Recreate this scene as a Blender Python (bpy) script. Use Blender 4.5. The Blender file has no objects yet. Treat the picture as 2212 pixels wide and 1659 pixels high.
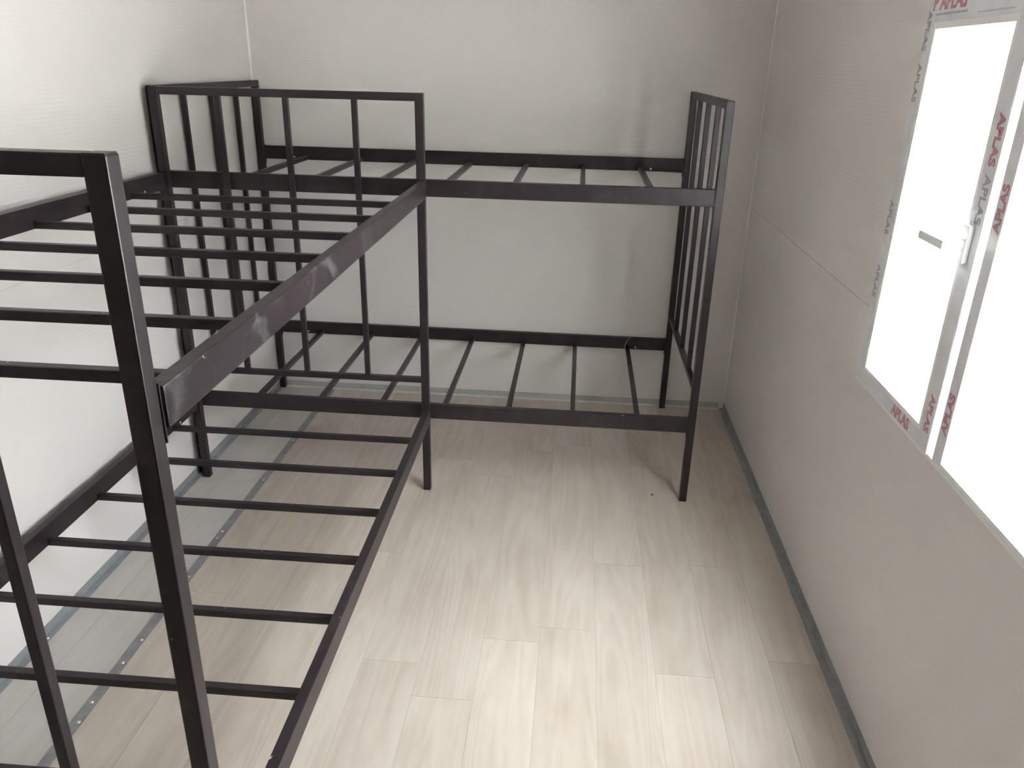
import bpy, bmesh, math, random
from mathutils import Matrix, Vector

sc = bpy.context.scene
C = sc.collection

# ------------------------------------------------------------------ camera
F_PX = 1689.65
cam_d = bpy.data.cameras.new('camera')
cam_d.sensor_width = 36.0
cam_d.lens = F_PX * 36.0 / 2212.0
cam_d.clip_start = 0.02
cam = bpy.data.objects.new('camera', cam_d)
C.objects.link(cam)
Rv = Vector((0.99629278, 0.08313882, 0.02210481))
Uv = Vector((-0.05201384, 0.37748863, 0.92455227))
Fv = Vector((-0.06852187, 0.92227451, -0.38041357))
cam.matrix_world = Matrix((
    (Rv.x, Uv.x, -Fv.x, 1.4711),
    (Rv.y, Uv.y, -Fv.y, -3.6443),
    (Rv.z, Uv.z, -Fv.z, 1.5745),
    (0, 0, 0, 1)))
sc.camera = cam

# ------------------------------------------------------------------ world: bright overcast sky (brighter towards the zenith)
world = bpy.data.worlds.new('overcast_sky')
sc.world = world
world.use_nodes = True
nt = world.node_tree
nt.nodes.clear()
w_out = nt.nodes.new('ShaderNodeOutputWorld')
w_bg = nt.nodes.new('ShaderNodeBackground')
w_tc = nt.nodes.new('ShaderNodeTexCoord')
w_sep = nt.nodes.new('ShaderNodeSeparateXYZ')
w_map = nt.nodes.new('ShaderNodeMapRange')
nt.links.new(w_tc.outputs['Generated'], w_sep.inputs[0])
nt.links.new(w_sep.outputs['Z'], w_map.inputs['Value'])
w_map.inputs['From Min'].default_value = 0.0
w_map.inputs['From Max'].default_value = 1.0
w_map.inputs['To Min'].default_value = 3.6
w_map.inputs['To Max'].default_value = 9.5
w_bg.inputs['Color'].default_value = (0.955, 0.98, 1.02, 1)
nt.links.new(w_map.outputs['Result'], w_bg.inputs['Strength'])
nt.links.new(w_bg.outputs[0], w_out.inputs['Surface'])

# ------------------------------------------------------------------ sun in the open sky: lights the yard outside the window
sun_d = bpy.data.lights.new('sun_offscreen', 'SUN')
sun_d.energy = 38.0
sun_d.angle = math.radians(0.55)
sun_d.color = (1.0, 0.97, 0.93)
sun = bpy.data.objects.new('sun_offscreen', sun_d)
C.objects.link(sun)
SUN_DIR = Vector((0.0, 0.465, -0.8853))
sun.rotation_euler = SUN_DIR.to_track_quat('-Z', 'Y').to_euler()
sun.location = (0.5, -6, 8)

# ------------------------------------------------------------------ colour management
sc.view_settings.view_transform = 'Standard'
sc.view_settings.look = 'None'
sc.view_settings.gamma = 1.0
sc.view_settings.exposure = 2.5
sc.view_settings.use_curve_mapping = False
sc.cycles.use_denoising = True
sc.cycles.max_bounces = 14
sc.cycles.diffuse_bounces = 10
sc.cycles.transparent_max_bounces = 16
sc.cycles.sample_clamp_indirect = 6.0

random.seed(7)

# ------------------------------------------------------------------ materials
def new_mat(name):
    m = bpy.data.materials.new(name)
    m.use_nodes = True
    n = m.node_tree
    return m, n, n.nodes['Principled BSDF']

def N(n, t, **kw):
    x = n.nodes.new(t)
    for k, v in kw.items():
        setattr(x, k, v)
    return x

def ramp(n, stops):
    r = n.nodes.new('ShaderNodeValToRGB')
    e = r.color_ramp.elements
    while len(e) < len(stops):
        e.new(0.5)
    for i, (p, c) in enumerate(stops):
        e[i].position = p
        e[i].color = (*c, 1) if len(c) == 3 else c
    return r

def mat_plain(name, col, rough, spec=0.5, metal=0.0, noise=0.06, nscale=12):
    m, n, b = new_mat(name)
    tc = N(n, 'ShaderNodeTexCoord')
    no = N(n, 'ShaderNodeTexNoise')
    no.inputs['Scale'].default_value = nscale
    no.inputs['Detail'].default_value = 5
    n.links.new(tc.outputs['Object'], no.inputs['Vector'])
    r = ramp(n, [(0.3, tuple(c * (1 - noise) for c in col)), (0.7, tuple(min(1, c * (1 + noise)) for c in col))])
    n.links.new(no.outputs['Fac'], r.inputs[0])
    n.links.new(r.outputs[0], b.inputs['Base Color'])
    b.inputs['Roughness'].default_value = rough
    b.inputs['Specular IOR Level'].default_value = spec
    b.inputs['Metallic'].default_value = metal
    return m

def mat_wall(name, col):
    """coated steel sandwich panel: fine horizontal micro-ribs"""
    m, n, b = new_mat(name)
    tc = N(n, 'ShaderNodeTexCoord')
    sep = N(n, 'ShaderNodeSeparateXYZ')
    n.links.new(tc.outputs['Object'], sep.inputs[0])
    mul = N(n, 'ShaderNodeMath', operation='MULTIPLY')
    mul.inputs[1].default_value = 2 * math.pi / 0.012
    n.links.new(sep.outputs['Z'], mul.inputs[0])
    sn = N(n, 'ShaderNodeMath', operation='SINE')
    n.links.new(mul.outputs[0], sn.inputs[0])
    no = N(n, 'ShaderNodeTexNoise')
    no.inputs['Scale'].default_value = 1.6
    no.inputs['Detail'].default_value = 3
    n.links.new(tc.outputs['Object'], no.inputs['Vector'])
    r = ramp(n, [(0.3, tuple(c * 0.97 for c in col)), (0.7, tuple(c * 1.02 for c in col))])
    n.links.new(no.outputs['Fac'], r.inputs[0])
    n.links.new(r.outputs[0], b.inputs['Base Color'])
    bp = N(n, 'ShaderNodeBump')
    bp.inputs['Strength'].default_value = 0.10
    bp.inputs['Distance'].default_value = 0.0012
    n.links.new(sn.outputs[0], bp.inputs['Height'])
    n.links.new(bp.outputs[0], b.inputs['Normal'])
    b.inputs['Roughness'].default_value = 0.42
    b.inputs['Specular IOR Level'].default_value = 0.4
    return m

def mat_paint(name, dust=0.10, d0=0.52, d1=0.80):
    """dark brown-black enamel on steel tube, dusty smears and a few pale chips"""
    m, n, b = new_mat(name)
    tc = N(n, 'ShaderNodeTexCoord')
    base = ramp(n, [(0.3, (0.0190, 0.0134, 0.0160)), (0.75, (0.0260, 0.0185, 0.0218))])
    n0 = N(n, 'ShaderNodeTexNoise')
    n0.inputs['Scale'].default_value = 5
    n0.inputs['Detail'].default_value = 4
    n.links.new(tc.outputs['Object'], n0.inputs['Vector'])
    n.links.new(n0.outputs['Fac'], base.inputs[0])
    # dust smears
    n1 = N(n, 'ShaderNodeTexNoise')
    n1.inputs['Scale'].default_value = 9
    n1.inputs['Detail'].default_value = 8
    n1.inputs['Roughness'].default_value = 0.65
    n1.inputs['Distortion'].default_value = 1.2
    n.links.new(tc.outputs['Object'], n1.inputs['Vector'])
    d = ramp(n, [(d0, (0, 0, 0)), (d1, (dust, dust, dust))])
    n.links.new(n1.outputs['Fac'], d.inputs[0])
    mx = N(n, 'ShaderNodeMixRGB')
    n.links.new(d.outputs[0], mx.inputs[0])
    n.links.new(base.outputs[0], mx.inputs[1])
    mx.inputs[2].default_value = (0.20, 0.195, 0.205, 1)
    # chips
    n2 = N(n, 'ShaderNodeTexNoise')
    n2.inputs['Scale'].default_value = 60
    n2.inputs['Detail'].default_value = 2
    n.links.new(tc.outputs['Object'], n2.inputs['Vector'])
    ch = ramp(n, [(0.765, (0, 0, 0)), (0.785, (1, 1, 1))])
    n.links.new(n2.outputs['Fac'], ch.inputs[0])
    mx2 = N(n, 'ShaderNodeMixRGB')
    n.links.new(ch.outputs[0], mx2.inputs[0])
    n.links.new(mx.outputs[0], mx2.inputs[1])
    mx2.inputs[2].default_value = (0.45, 0.44, 0.43, 1)
    n.links.new(mx2.outputs[0], b.inputs['Base Color'])
    rr = ramp(n, [(0.3, (0.33, 0.33, 0.33)), (0.8, (0.40, 0.40, 0.40))])
    n.links.new(n1.outputs['Fac'], rr.inputs[0])
    n.links.new(rr.outputs[0], b.inputs['Roughness'])
    b.inputs['Specular IOR Level'].default_value = 0.30
    return m

def mat_floor(name, dark, light):
    """pale washed-oak printed vinyl; grain runs along Y, every board offset by its own object random"""
    m, n, b = new_mat(name)
    tc = N(n, 'ShaderNodeTexCoord')
    oi = N(n, 'ShaderNodeObjectInfo')
    geo = N(n, 'ShaderNodeNewGeometry')
    off = N(n, 'ShaderNodeVectorMath', operation='SCALE')
    off.inputs[0].default_value = (13.0, 29.0, 7.0)
    n.links.new(oi.outputs['Random'], off.inputs['Scale'])
    add = N(n, 'ShaderNodeVectorMath', operation='ADD')
    n.links.new(geo.outputs['Position'], add.inputs[0])
    n.links.new(off.outputs[0], add.inputs[1])
    mp = N(n, 'ShaderNodeMapping')
    mp.inputs['Scale'].default_value = (7.0, 0.8, 1.0)
    n.links.new(add.outputs[0], mp.inputs['Vector'])
    # cathedral grain: contour lines of a stretched noise
    cn = N(n, 'ShaderNodeTexNoise')
    cn.inputs['Scale'].default_value = 1.0
    cn.inputs['Detail'].default_value = 1.5
    cn.inputs['Distortion'].default_value = 0.4
    n.links.new(mp.outputs[0], cn.inputs['Vector'])
    cm = N(n, 'ShaderNodeMath', operation='MULTIPLY')
    cm.inputs[1].default_value = 75.0
    n.links.new(cn.outputs['Fac'], cm.inputs[0])
    cs_ = N(n, 'ShaderNodeMath', operation='SINE')
    n.links.new(cm.outputs[0], cs_.inputs[0])
    wv = N(n, 'ShaderNodeMapRange')
    wv.inputs['From Min'].default_value = -1.0
    wv.inputs['To Min'].default_value = 0.32
    wv.inputs['To Max'].default_value = 0.60
    n.links.new(cs_.outputs[0], wv.inputs['Value'])
    mp2 = N(n, 'ShaderNodeMapping')
    mp2.inputs['Scale'].default_value = (45.0, 2.2, 1.0)
    n.links.new(add.outputs[0], mp2.inputs['Vector'])
    fn = N(n, 'ShaderNodeTexNoise')
    fn.inputs['Scale'].default_value = 1.0
    fn.inputs['Detail'].default_value = 6
    n.links.new(mp2.outputs[0], fn.inputs['Vector'])
    bl = N(n, 'ShaderNodeTexNoise')
    bl.inputs['Scale'].default_value = 3.2
    bl.inputs['Detail'].default_value = 5
    bl.inputs['Roughness'].default_value = 0.6
    mp3 = N(n, 'ShaderNodeMapping')
    mp3.inputs['Scale'].default_value = (1.6, 0.6, 1.0)
    n.links.new(add.outputs[0], mp3.inputs['Vector'])
    n.links.new(mp3.outputs[0], bl.inputs['Vector'])
    m1 = N(n, 'ShaderNodeMixRGB')
    m1.inputs[0].default_value = 0.5
    n.links.new(wv.outputs['Result'], m1.inputs[1])
    n.links.new(fn.outputs['Fac'], m1.inputs[2])
    m2 = N(n, 'ShaderNodeMixRGB')
    m2.inputs[0].default_value = 0.55
    n.links.new(m1.outputs[0], m2.inputs[1])
    n.links.new(bl.outputs['Fac'], m2.inputs[2])
    r = ramp(n, [(0.22, dark), (0.55, tuple((a * .35 + c * .65) for a, c in zip(dark, light))), (0.8, light)])
    n.links.new(m2.outputs[0], r.inputs[0])
    # slight tone change from board to board
    hv = N(n, 'ShaderNodeHueSaturation')
    mr = N(n, 'ShaderNodeMapRange')
    mr.inputs['To Min'].default_value = 0.975
    mr.inputs['To Max'].default_value = 1.02
    n.links.new(oi.outputs['Random'], mr.inputs['Value'])
    n.links.new(mr.outputs[0], hv.inputs['Value'])
    n.links.new(r.outputs[0], hv.inputs['Color'])
    n.links.new(hv.outputs[0], b.inputs['Base Color'])
    b.inputs['Roughness'].default_value = 0.30
    b.inputs['Specular IOR Level'].default_value = 0.5
    bp = N(n, 'ShaderNodeBump')
    bp.inputs['Strength'].default_value = 0.05
    bp.inputs['Distance'].default_value = 0.001
    n.links.new(fn.outputs['Fac'], bp.inputs['Height'])
    n.links.new(bp.outputs[0], b.inputs['Normal'])
    return m

def mat_glass(name):
    m = bpy.data.materials.new(name)
    m.use_nodes = True
    n = m.node_tree
    n.nodes.clear()
    o = N(n, 'ShaderNodeOutputMaterial')
    tr = N(n, 'ShaderNodeBsdfTransparent')
    tr.inputs[0].default_value = (0.93, 0.95, 0.94, 1)
    gl = N(n, 'ShaderNodeBsdfGlossy')
    gl.inputs['Roughness'].default_value = 0.02
    mx = N(n, 'ShaderNodeMixShader')
    mx.inputs[0].default_value = 0.05
    n.links.new(tr.outputs[0], mx.inputs[1])
    n.links.new(gl.outputs[0], mx.inputs[2])
    n.links.new(mx.outputs[0], o.inputs['Surface'])
    return m

WALLC = (0.700, 0.668, 0.648)
M_WALL = mat_wall('panel_coating', WALLC)
M_CORE = mat_plain('panel_joint_sealant', (0.64, 0.615, 0.60), 0.7)
M_CEIL = mat_plain('ceiling_coating', (0.60, 0.585, 0.57), 0.5, noise=0.02)
M_TRIM = mat_plain('corner_trim_white', (0.80, 0.78, 0.75), 0.35, noise=0.02)
M_BASE = mat_plain('galvanised_base_profile', (0.30, 0.315, 0.33), 0.45, metal=0.25, noise=0.12, nscale=25)
M_BASEB = mat_plain('back_base_profile', (0.42, 0.41, 0.385), 0.45, metal=0.1, noise=0.1, nscale=25)
M_BASEW = mat_plain('pale_base_profile', (0.62, 0.61, 0.58), 0.35, metal=0.0, noise=0.05)
M_STRIP = mat_plain('floor_strip_metal', (0.27, 0.265, 0.275), 0.45, metal=0.3, noise=0.15, nscale=30)
M_SCREW = mat_plain('screw_zinc', (0.62, 0.61, 0.60), 0.35, metal=0.8)
M_BED = mat_paint('dark_enamel')
M_BEDD = mat_paint('dusty_scuffed_enamel', 0.32, 0.55, 0.70)
M_VINYL = mat_floor('washed_oak_vinyl', (0.335, 0.275, 0.218), (0.605, 0.545, 0.485))
M_VINYLG = mat_floor('grey_oak_vinyl', (0.41, 0.375, 0.35), (0.585, 0.55, 0.525))
M_UNDER = mat_plain('floor_joint', (0.36, 0.315, 0.27), 0.8)
M_PVC = mat_plain('white_pvc', (0.80, 0.80, 0.80), 0.3, noise=0.01)
M_FILM = mat_plain('protective_film', (0.76, 0.77, 0.80), 0.22, noise=0.08, nscale=20)
M_INKR = mat_plain('red_ink', (0.52, 0.22, 0.26), 0.5)
M_INKB = mat_plain('blue_grey_ink', (0.34, 0.39, 0.47), 0.5)
M_INKD = mat_plain('dark_ink', (0.36, 0.32, 0.34), 0.5)
M_GLASS = mat_glass('window_glass')
M_RUBBER = mat_plain('black_gasket', (0.02, 0.02, 0.02), 0.6)
M_TIE = mat_plain('grey_plastic_tie', (0.30, 0.27, 0.26), 0.4)
M_GROUND = mat_plain('concrete_yard', (0.345, 0.34, 0.335), 0.9, nscale=2)
M_DOOR = mat_plain('white_door', (0.70, 0.70, 0.69), 0.4, noise=0.02)

# ------------------------------------------------------------------ mesh helpers
def box_bm(bm, x0, x1, y0, y1, z0, z1, bev=0.0):
    r = bmesh.ops.create_cube(bm, size=1.0)
    vs = r['verts']
    for v in vs:
        v.co = Vector((x0 + (v.co.x + .5) * (x1 - x0), y0 + (v.co.y + .5) * (y1 - y0), z0 + (v.co.z + .5) * (z1 - z0)))
    if bev > 0:
        es = list({e for v in vs for e in v.link_edges})
        bmesh.ops.bevel(bm, geom=es, offset=bev, segments=2, affect='EDGES', profile=0.6)
    return vs

def mesh_of(name, bm, mat, smooth=False):
    me = bpy.data.meshes.new(name)
    bm.normal_update()
    bm.to_mesh(me)
    bm.free()
    if mat is not None:
        me.materials.append(mat)
    if smooth:
        for p in me.polygons:
            p.use_smooth = True
    return me

def link(name, me, parent=None, loc=(0, 0, 0), rot=(0, 0, 0)):
    o = bpy.data.objects.new(name, me)
    C.objects.link(o)
    o.parent = parent
    o.location = loc
    o.rotation_euler = rot
    return o

def box(name, b, mat, parent=None, bev=0.0, loc=(0, 0, 0)):
    bm = bmesh.new()
    box_bm(bm, *b, bev=bev)
    return link(name, mesh_of(name, bm, mat), parent, loc)

def boxes(name, bl, mat, parent=None, bev=0.0):
    bm = bmesh.new()
    for b in bl:
        box_bm(bm, *b, bev=bev)
    return link(name, mesh_of(name, bm, mat), parent)

def structure(o, label, cat):
    o['kind'] = 'structure'
    o['label'] = label
    o['category'] = cat
    return o

def thing(o, label, cat, group=None):
    o['label'] = label
    o['category'] = cat
    if group:
        o['group'] = group
    return o

def disc_mesh(name, r, h, mat, seg=14, axis='Z'):
    bm = bmesh.new()
    bmesh.ops.create_cone(bm, cap_ends=True, segments=seg, radius1=r, radius2=r * 0.7, depth=h)
    if axis == 'X':
        bmesh.ops.rotate(bm, verts=bm.verts, matrix=Matrix.Rotation(math.pi / 2, 3, 'Y'))
    return mesh_of(name, bm, mat)

# ------------------------------------------------------------------ the room shell
W = 2.26          # inner width
YN = -5.80        # near end wall
HC = 2.35         # ceiling height
TH = 0.06         # panel thickness
JZ = 0.997        # horizontal panel joint
G = 0.0010        # half joint width
P = 0.0015         # panels stand this far in front of the joint sealant

# window opening (y far, y near, z0, z1)
WR = (-1.600, -2.640, 0.806, 1.760)

def cut(y0, y1, z0, z1, op):
    """rectangle (y0<y1) minus an opening -> list of rectangles"""
    if op is None:
        return [(y0, y1, z0, z1)]
    oy0, oy1, oz0, oz1 = op
    oy0, oy1 = min(oy0, oy1), max(oy0, oy1)
    a0, a1, b0, b1 = max(y0, oy0), min(y1, oy1), max(z0, oz0), min(z1, oz1)
    if a0 >= a1 or b0 >= b1:
        return [(y0, y1, z0, z1)]
    out = []
    if y0 < a0: out.append((y0, a0, z0, z1))
    if a1 < y1: out.append((a1, y1, z0, z1))
    if z0 < b0: out.append((a0, a1, z0, b0))
    if b1 < z1: out.append((a0, a1, b1, z1))
    return out

def side_wall(name, xin, sgn, op, label):
    """xin: inner face; sgn=+1 the wall extends to +x"""
    def X(a, b):
        u, v = xin + sgn * a, xin + sgn * b
        return (min(u, v), max(u, v))
    core = [(*X(P, TH), *r) for r in cut(YN - TH, TH, -0.06, HC + 0.05, op)]
    root = boxes(name, core, M_CORE)
    structure(root, label, 'wall')
    for z0, z1 in ((0.0, JZ - G), (JZ + G, HC)):
        boxes('panel', [(*X(0, P), *r) for r in cut(YN, 0.0, z0, z1, op)], M_WALL, root)
    return root

wall_right = side_wall('wall_right', W, 1, WR, 'off-white ribbed panel wall with the bright window')
wall_left = side_wall('wall_left', 0.0, -1, None, 'off-white ribbed panel wall beside the bunk bed with the scuffed rail')

wall_back = box('wall_back', (-TH, W + TH, P, TH, -0.06, HC + .05), M_CORE)
structure(wall_back, 'off-white ribbed panel end wall behind the bunk bed', 'wall')
for z0, z1 in ((0.0, JZ - G), (JZ + G, HC)):
    box('panel', (0, W, 0, P, z0, z1), M_WALL, wall_back)

wall_front = box('wall_front', (-TH, W + TH, YN - TH, YN - P, -0.06, HC + .05), M_CORE)
structure(wall_front, 'off-white panel end wall holding the white door', 'wall')
for z0, z1 in ((0.0, JZ - G), (JZ + G, HC)):
    box('panel', (0, W, YN - P, YN, z0, z1), M_WALL, wall_front)
door = boxes('door_1', [(0.75, 0.80, YN, YN + .03, 0, 2.05), (1.60, 1.65, YN, YN + .03, 0, 2.05), (0.80, 1.60, YN, YN + .03, 2.0, 2.05)], M_DOOR)
structure(door, 'white door in the end wall opposite the bunk beds', 'door')
box('door_leaf', (0.803, 1.597, YN + .001, YN + .022, 0.012, 1.997), M_DOOR, door, bev=0.002)
box('door_handle', (0.85, 0.97, YN + .05, YN + .065, 1.03, 1.05), M_SCREW, door, bev=0.003)
box('handle_plate', (0.84, 0.88, YN + .02, YN + .055, 0.95, 1.15), M_SCREW, door, bev=0.003)

# ceiling slab
ceiling = box('ceiling', (-TH, W + TH, YN - TH, TH, HC, HC + 0.05), M_CEIL)
structure(ceiling, 'plain off-white ceiling panel', 'ceiling')

# floor: sub-floor and separate boards
floor = box('floor', (-TH, W + TH, YN - TH, TH, -0.06, -0.0006), M_UNDER)
structure(floor, 'pale washed-oak plank floor', 'floor')
PWID = 0.1648
X_SEAM = 1.103
STRIP_X0, STRIP_X1 = 0.264, 0.294
xs = X_SEAM - PWID * math.ceil((X_SEAM - 0.279) / PWID)
lens_c = {}
def plank(x0, x1, y0, y1, mat):
    if x1 - x0 < 0.004 or y1 - y0 < 0.01:
        return
    key = (round(x1 - x0, 4), round(y1 - y0, 4), mat.name)
    if key not in lens_c:
        bm = bmesh.new()
        w, l = (x1 - x0) / 2 - 0.0006, (y1 - y0) / 2 - 0.0004
        box_bm(bm, -w, w, -l, l, -0.0005, 0.0)
        lens_c[key] = mesh_of('plank', bm, mat)
    link('plank', lens_c[key], floor, ((x0 + x1) / 2, (y0 + y1) / 2, 0))
PL = 1.225
col = 0
x = xs
while x < W:
    x0, x1 = max(x, 0.279), min(x + PWID, W)
    if x1 > x0:
        if abs(x - X_SEAM) < 0.01: st = -2.05
        elif abs(x - X_SEAM - PWID) < 0.01: st = -1.805
        else: st = -random.uniform(0.1, PL)
        while st < 0: st += PL
        y = st
        while y > YN:
            plank(x0, x1, max(y - PL, YN), min(y, 0.0), M_VINYL)
            y -= PL
    x += PWID
    col += 1
for x0, x1, st in ((0.0, 0.108, 0.35), (0.108, 0.279, 0.9)):
    y = st
    while y > YN:
        plank(x0, x1, max(y - PL, YN), min(y, 0.0), M_VINYLG)
        y -= PL

# base profiles (L angle along the wall foot)
def base_side(name, xin, sgn, label):
    def X(a, b):
        u, v = xin + sgn * a, xin + sgn * b
        return (min(u, v), max(u, v))
    o = boxes(name, [(*X(0.0002, 0.0025), YN, -0.0003, 0.0004, 0.030), (*X(0.0025, 0.024), YN, -0.0003, 0.0004, 0.0028)], M_BASE)
    return structure(o, label, 'baseboard')
bl = base_side('baseboard_left', 0.0, 1, 'grey metal base profile at the foot of the wall beside the bed with the scuffed rail')
br = base_side('baseboard_right', W, -1, 'grey metal base profile at the foot of the window wall')
bb = boxes('baseboard_back', [(0.026, W - 0.026, -0.0025, -0.0002, 0.0004, 0.030)], M_BASEB)
structure(bb, 'grey and white base profile at the foot of the end wall', 'baseboard')
box('flange', (0.026, W - 0.026, -0.026, -0.0027, 0.0004, 0.004), M_BASEW, bb, bev=0.0012)

# vertical corner trims
def corner(name, cx, sx, label):
    bm = bmesh.new()
    r = 0.007 if sx > 0 else 0.0045
    prof = [(0.0004, 0.0004), (r, 0.0004), (r * .62, r * .35), (r * .35, r * .62), (0.0004, r)]
    lo = [bm.verts.new((cx + sx * a, -b, 0.032)) for a, b in prof]
    hi = [bm.verts.new((cx + sx * a, -b, HC - 0.001)) for a, b in prof]
    k = len(prof)
    for i in range(k):
        bm.faces.new((lo[i], lo[(i + 1) % k], hi[(i + 1) % k], hi[i]))
    bm.faces.new(lo[::-1]); bm.faces.new(hi)
    bmesh.ops.recalc_face_normals(bm, faces=bm.faces)
    return structure(link(name, mesh_of(name, bm, M_TRIM)), label, 'trim')
corner('trim_1', 0.0, 1, 'white sealant line in the corner behind both bunk beds')
corner('trim_2', W, -1, 'white sealant line in the corner next to the window wall')

# metal strip screwed over the floor seam, and a short cross strip
strip = box('trim_3', (STRIP_X0, STRIP_X1, -4.6, -0.03, 0.0003, 0.0028), M_STRIP, bev=0.0008)
structure(strip, 'grey metal strip screwed over the floor seam under the bed', 'trim')
ME_SC = disc_mesh('screw', 0.0052, 0.0022, M_SCREW)
ys = [-0.25, -0.62, -0.98, -1.353, -1.397, -1.62, -1.923, -2.017, -2.163, -2.23, -2.6, -3.0, -3.5, -4.0, -4.4]
for y in ys:
    link('screw', ME_SC, strip, (0.279 + random.uniform(-.004, .006), y, 0.0038))
for y in (-0.5, -1.2, -1.945, -2.7, -3.6):
    link('screw', ME_SC, bl, (0.014, y, 0.0038))
cs = box('trim_4', (0.026, STRIP_X0 - 0.002, -2.405, -2.368, 0.0003, 0.0026), M_STRIP, bev=0.0008)
structure(cs, 'short grey metal cross strip beside the wall under the bed', 'trim')

# ------------------------------------------------------------------ windows
def text_mesh(txt, size, mat, extrude=0.0002, bold=0.0):
    cu = bpy.data.curves.new('text', 'FONT')
    cu.body = txt
    cu.size = size
    cu.extrude = extrude
    cu.offset = bold
    cu.align_x = 'CENTER'
    cu.align_y = 'CENTER'
    ob = bpy.data.objects.new('text_tmp', cu)
    C.objects.link(ob)
    dg = bpy.context.evaluated_depsgraph_get()
    dg.update()
    me = bpy.data.meshes.new_from_object(ob.evaluated_get(dg))
    bpy.data.objects.remove(ob)
    me.materials.clear()
    me.materials.append(mat)
    return me

def window(name, xin, sgn, op, label, prints):
    """xin: inner wall face, sgn=+1: the outside is at +x. op = (far y, near y, z0, z1). Two leaves side by side."""
    yf, yn, z0, z1 = op
    XI = -0.012                       # frame stands proud of the wall into the room
    def X(a, b):
        u, v = xin + sgn * a, xin + sgn * b
        return (min(u, v), max(u, v))
    def bx(n, xa, xb, ya, yb, za, zb, mat, par, bev=0.002):
        return box(n, (*X(xa, xb), min(ya, yb), max(ya, yb), za, zb), mat, par, bev)
    # slim outer frame
    ym0, ym1 = yf - 0.479, yf - 0.503          # gap between the two leaves
    root = boxes(name, [
        (*X(XI + .004, TH), yf - 0.012, yf - 0.0005, z0 + .0005, z1 - .0005),
        (*X(XI + .004, TH), yn + 0.0005, yn + 0.012, z0 + .0005, z1 - .0005),
        (*X(XI + .004, TH), yn + 0.012, yf - 0.012, z0 + .0005, z0 + 0.010),
        (*X(XI + .004, TH), yn + 0.012, yf - 0.012, z1 - 0.012, z1 - .0005)], M_PVC)
    structure(root, label, 'window')
    # far leaf: four filmed profiles, pane
    a, b = yf - 0.0125, ym0
    gl = (yf - 0.068, yf - 0.418, z0 + 0.054, z0 + 0.857)   # glass y far, y near, z0, z1
    X1, X2 = XI, 0.045
    sash = boxes('sash', [
        (*X(X1, X2), gl[0], a, z0 + .0105, z1 - .0125),
        (*X(X1, X2), b, gl[1], z0 + .0105, z1 - .0125),
        (*X(X1, X2), gl[1], gl[0], z0 + .0105, gl[2]),
        (*X(X1, X2), gl[1], gl[0], gl[3], z1 - .0125)], M_PVC, root)
    bx('pane', 0.012, 0.018, gl[0] + .004, gl[1] - .004, gl[2] - .004, gl[3] + .004, M_GLASS, root, 0)
    bx('gasket', 0.010, 0.0115, gl[1] + .003, gl[1] + .0005, gl[2], gl[3], M_RUBBER, root, 0)
    # near leaf: slim rails, wide filmed stile next to the gap
    c, d = ym1, yn + 0.0125
    st = 0.040
    leaf = boxes('sash', [
        (*X(X1 + .004, X2), c - st, c, z0 + .0105, z1 - .0125),
        (*X(X1 + .004, X2), d, d + .014, z0 + .0105, z1 - .0125),
        (*X(X1 + .004, X2), d + .014, c - st, z0 + .0105, z0 + .020),
        (*X(X1 + .004, X2), d + .014, c - st, z1 - .030, z1 - .0125)], M_PVC, root)
    bx('pane', 0.012, 0.018, d + .010, c - st + .004, z0 + .017, z1 - .026, M_GLASS, root, 0)
    # protective film, one sheet on each profile
    fx0, fx1 = X1 - 0.0008, X1 - 0.0001
    films = {
        'far': bx('protective_film', fx0, fx1, a - .001, gl[0] + .012, z0 + .012, z1 - .014, M_FILM, root, 0),
        'top': bx('protective_film', fx0, fx1, gl[0] + .0115, gl[1] - .0115, gl[3] + .014, z1 - .014, M_FILM, root, 0),
        'bottom': bx('protective_film', fx0, fx1, gl[0] + .0115, gl[1] - .0115, z0 + .012, gl[2] - .010, M_FILM, root, 0),
        'stile': bx('protective_film', fx0, fx1, gl[1] - .012, b + .002, z0 + .012, z1 - .014, M_FILM, root, 0),
        'near': bx('protective_film', fx0 + .004, fx1 + .004, c - .001, c - st + .001, z0 + .012, z1 - .014, M_FILM, root, 0)}
    # printing on the film
    for sheet, txt, size, mat, y, z, vert in prints:
        me = text_mesh(txt, size, mat, bold=0.035 * size if mat is M_INKR else 0.02 * size)
        dx = 0.004 if sheet == 'near' else 0.0
        o = link('print', me, films[sheet])
        xx = xin + sgn * (X1 - 0.0012 + dx)
        # text plane: reads from inside the room
        ex = Vector((0, -sgn, 0)); ey = Vector((0, 0, 1)); ez = Vector((-sgn, 0, 0))
        if vert == 1:
            ex, ey = Vector((0, 0, 1)), Vector((0, sgn, 0))
        elif vert == 2:
            ex, ey = Vector((0, 0, -1)), Vector((0, -sgn, 0))
        o.matrix_local = Matrix(((ex.x, ey.x, ez.x, xx), (ex.y, ey.y, ez.y, y), (ex.z, ey.z, ez.z, z), (0, 0, 0, 1)))
    # blurred fine-print lines, printed as rows of small dashes
    if prints:
        rng = random.Random(3)
        for ya, yb, z, h in ((-1.655, -1.810, 1.6925, 0.0045), (-1.860, -2.000, 1.6870, 0.0025)):
            dashes = []
            y = ya
            while y > yb:
                w = rng.uniform(0.004, 0.011)
                dashes.append((*X(X1 - 0.0012, X1 - 0.0009), y - w, y, z - h / 2, z + h / 2))
                y -= w + rng.uniform(0.0015, 0.004)
            boxes('print', dashes, M_INKB, films['top'])
    # handle: rosette, neck and lever turned level
    hy, hz = gl[1] - .022, z0 + 0.456
    h = bx('handle', X1 - .012, X1 - .0009, hy - .016, hy + .016, hz - .038, hz + .038, M_PVC, root, 0.004)
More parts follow.
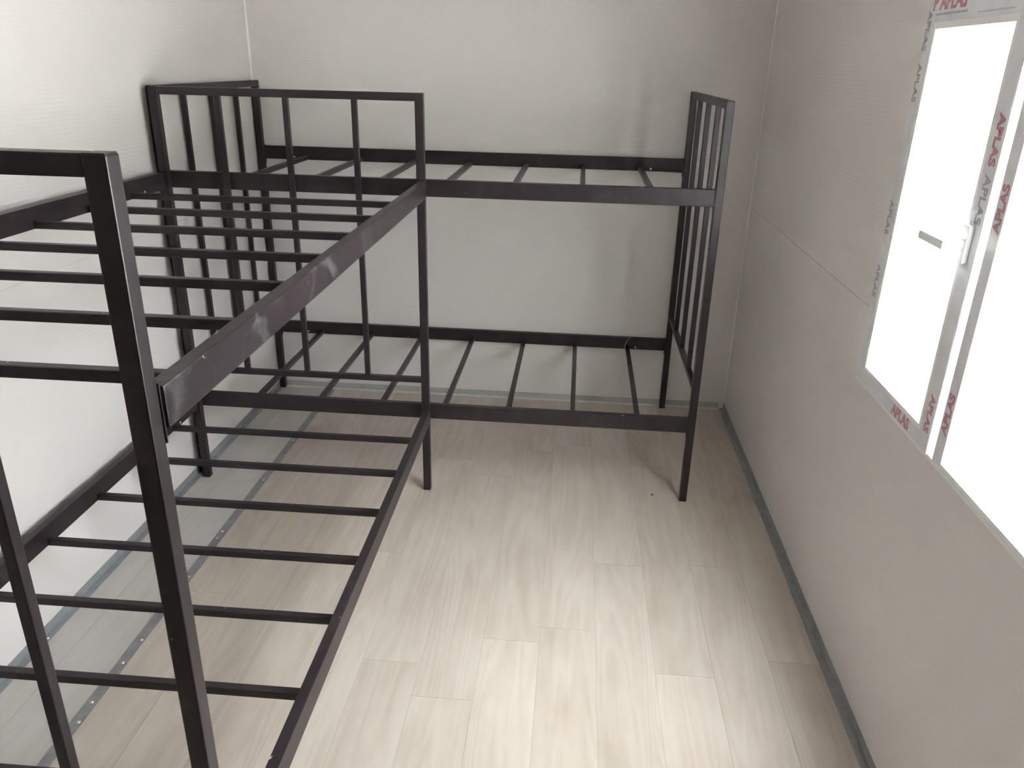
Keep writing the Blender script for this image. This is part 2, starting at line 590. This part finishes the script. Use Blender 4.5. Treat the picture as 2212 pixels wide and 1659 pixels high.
    bx('neck', X1 - .040, X1 - .011, hy - .009, hy + .009, hz - .009, hz + .009, M_PVC, h, 0.003)
    bx('lever', X1 - .054, X1 - .038, hy - .011, hy + .108, hz - .012, hz + .007, M_PVC, h, 0.005)
    return root

Y0 = WR[0]
prints_r = [
    ('top', 'P APLAS', 0.046, M_INKR, -1.716, 1.716, 0),
    ('far', 'APLAS', 0.030, M_INKD, -1.625, 1.66, 2),
    ('far', 'APLAS', 0.030, M_INKD, -1.625, 1.55, 2),
    ('far', 'APLAS', 0.030, M_INKD, -1.625, 1.24, 2),
    ('far', 'APLAS', 0.030, M_INKD, -1.625, 1.08, 2),
    ('stile', 'APLAS', 0.034, M_INKR, -2.055, 1.46, 2),
    ('stile', 'APLAS', 0.034, M_INKD, -2.055, 1.35, 2),
    ('stile', 'APLAS', 0.030, M_INKR, -2.055, 0.90, 2),
    ('bottom', 'APLAS', 0.036, M_INKR, -1.925, 0.834, 0),
    ('near', 'APLAS', 0.032, M_INKR, -2.124, 1.345, 1),
    ('near', 'APLAS', 0.032, M_INKR, -2.124, 0.93, 1),
]
window('window_1', W, 1, WR, 'white two-leaf window with printed protective film, glaring daylight', prints_r)

# ground outside
g = box('ground', (-30, 30, -30, 30, -0.35, -0.30), M_GROUND)
structure(g, 'pale yard around the cabin', 'ground')

# ------------------------------------------------------------------ bunk beds
D = 0.9263        # depth over posts
HP = 1.4759       # post height
ZU, ZL = 1.1972, 0.3572   # top of upper / lower side rails
RH, RT, RO = 0.0575, 0.0243, 0.0061   # rail height, thickness, amount it stands proud of the posts
QL, QD = 0.0274, 0.0281   # post section
ZC = 0.466        # centre of the end frame's lower cross rail
BAR = 0.0185
SLAT = 0.0195

_mc = {}
def tube(name, sx, sy, sz, bev, parent, loc, mat=None):
    """centred bevelled tube, meshes shared between alike pieces"""
    key = (name, round(sx, 4), round(sy, 4), round(sz, 4))
    if key not in _mc:
        bm = bmesh.new()
        box_bm(bm, -sx / 2, sx / 2, -sy / 2, sy / 2, -sz / 2, sz / 2, bev=bev)
        _mc[key] = mesh_of(name, bm, mat or M_BED)
    return link(name, _mc[key], parent, loc)

def bunk(L, upper, lower, label, scuffed=False):
    """local frame: x = length 0..L, y = 0..-D depth, z up"""
    root = bpy.data.objects.new('bunk_bed', None)
    C.objects.link(root)
    thing(root, label, 'bunk bed', None)
    for u in (QL / 2, L - QL / 2):
        for v in (QD / 2, D - QD / 2):
            p = tube('post', QL, QD, HP - 0.002, 0.0022, root, (u, -v, HP / 2 - 0.001))
            tube('post_cap', QL - 0.003, QD - 0.003, 0.0025, 0.0005, p, (0, 0, HP / 2 - 0.00075))
        # end frame
        tube('top_rail', QL - .002, D - 2 * QD, 0.0255, 0.002, root, (u, -D / 2, HP - 0.0135))
        tube('cross_rail', 0.020, D - 2 * QD, 0.0205, 0.002, root, (u, -D / 2, ZC))
        zb0, zb1 = ZC + 0.0100, HP - 0.0262
        for k in (1, 2, 3):
            tube('bar', BAR, BAR, zb1 - zb0, 0.002, root, (u, -D * k / 4, (zb0 + zb1) / 2))
    for zt, sl in ((ZU, upper), (ZL, lower)):
        for v in (RT / 2 - RO, D - RT / 2 + RO):
            r = tube('side_rail', L - 2 * QL - 0.006, RT, RH, 0.0025, root, (L / 2, -v, zt - RH / 2))
            sg = 1 if v < D / 2 else -1
            if scuffed and sg == 1 and zt == ZU:
                r.data = r.data.copy()
                r.data.materials[0] = M_BEDD
                r['label'] = 'dusty scuffed side rail'
            for e in (-1, 1):
                # hook plate that carries the rail on the post
                tube('bracket', 0.0026, 0.021, RH + 0.024, 0.0006, r, (e * (L / 2 - QL - 0.0014), sg * -0.0025, -0.008))
            for e in (-1, 1):
                link('screw', ME_SCB, r, (e * (L / 2 - 0.17), -sg * (RT / 2 + 0.0008), -0.018), (math.pi / 2 * sg, 0, 0))
        for u in sl:
            tube('slat', SLAT, D - 2 * (RT - RO) + 0.004, SLAT, 0.003, root, (u, -D / 2, zt - RH + SLAT / 2 + 0.001))
    return root
ME_SCB = disc_mesh('bed_screw', 0.0050, 0.0022, M_SCREW)

bedB = bunk(1.96, [0.228 + 0.2525 * k for k in range(7)], [0.240 + 0.2517 * k for k in range(7)],
            'dark brown-black steel bunk bed frame along the end wall, bare slats')
bedB.location = (0.0075, -0.0075, 0)
bedB.rotation_euler = (0, 0, -0.0040)
LA = 1.8795
bedA = bunk(LA, [0.2455 + 0.2445 * k for k in range(7)], [0.2175 + 0.2445 * k for k in range(7)],
            'dark brown-black steel bunk bed frame with dusty scuffed upper rail, standing against the side wall', True)
bedA.location = (0.9594, -0.9455, 0)
bedA.rotation_euler = (0, 0, -math.pi / 2 + 0.0070)

# ------------------------------------------------------------------ small things
# thin cable tie looped over the lower back rail of the end-wall bed
cu = bpy.data.curves.new('cable_tie', 'CURVE')
cu.dimensions = '3D'
cu.bevel_depth = 0.0016
cu.bevel_resolution = 2
sp = cu.splines.new('BEZIER')
xt = 0.0075 + 0.240 + 0.2517 * 6
yt = -0.020 - 0.0092 * xt
pts = [(xt - 0.010, yt - 0.010, 0.304), (xt - 0.012, yt - 0.016, 0.326), (xt - 0.002, yt - 0.016, 0.350), (xt + 0.008, yt - 0.008, 0.361), (xt + 0.014, yt + 0.004, 0.3605)]
sp.bezier_points.add(len(pts) - 1)
for bp_, co in zip(sp.bezier_points, pts):
    bp_.co = co
    bp_.handle_left_type = bp_.handle_right_type = 'AUTO'
tmp = bpy.data.objects.new('tmp', cu)
C.objects.link(tmp)
dg = bpy.context.evaluated_depsgraph_get()
dg.update()
me = bpy.data.meshes.new_from_object(tmp.evaluated_get(dg))
bpy.data.objects.remove(tmp)
me.materials.clear()
me.materials.append(M_TIE)
thing(link('cable_tie', me), 'thin grey plastic tie looped over the lower back rail of the bed', 'cable tie')

# tiny dark chip on the floor near the free leg of the end-wall bed
bm = bmesh.new()
bmesh.ops.create_icosphere(bm, subdivisions=1, radius=0.006)
for v_ in bm.verts:
    v_.co = Vector((v_.co.x * 1.0, v_.co.y * 0.6, max(0.0, v_.co.z * 0.45 + 0.002)))
thing(link('debris_chip', mesh_of('debris_chip', bm, M_RUBBER), None, (1.835, -0.905, 0.0002)), 'tiny dark chip lying on the floor near the bed leg', 'debris')
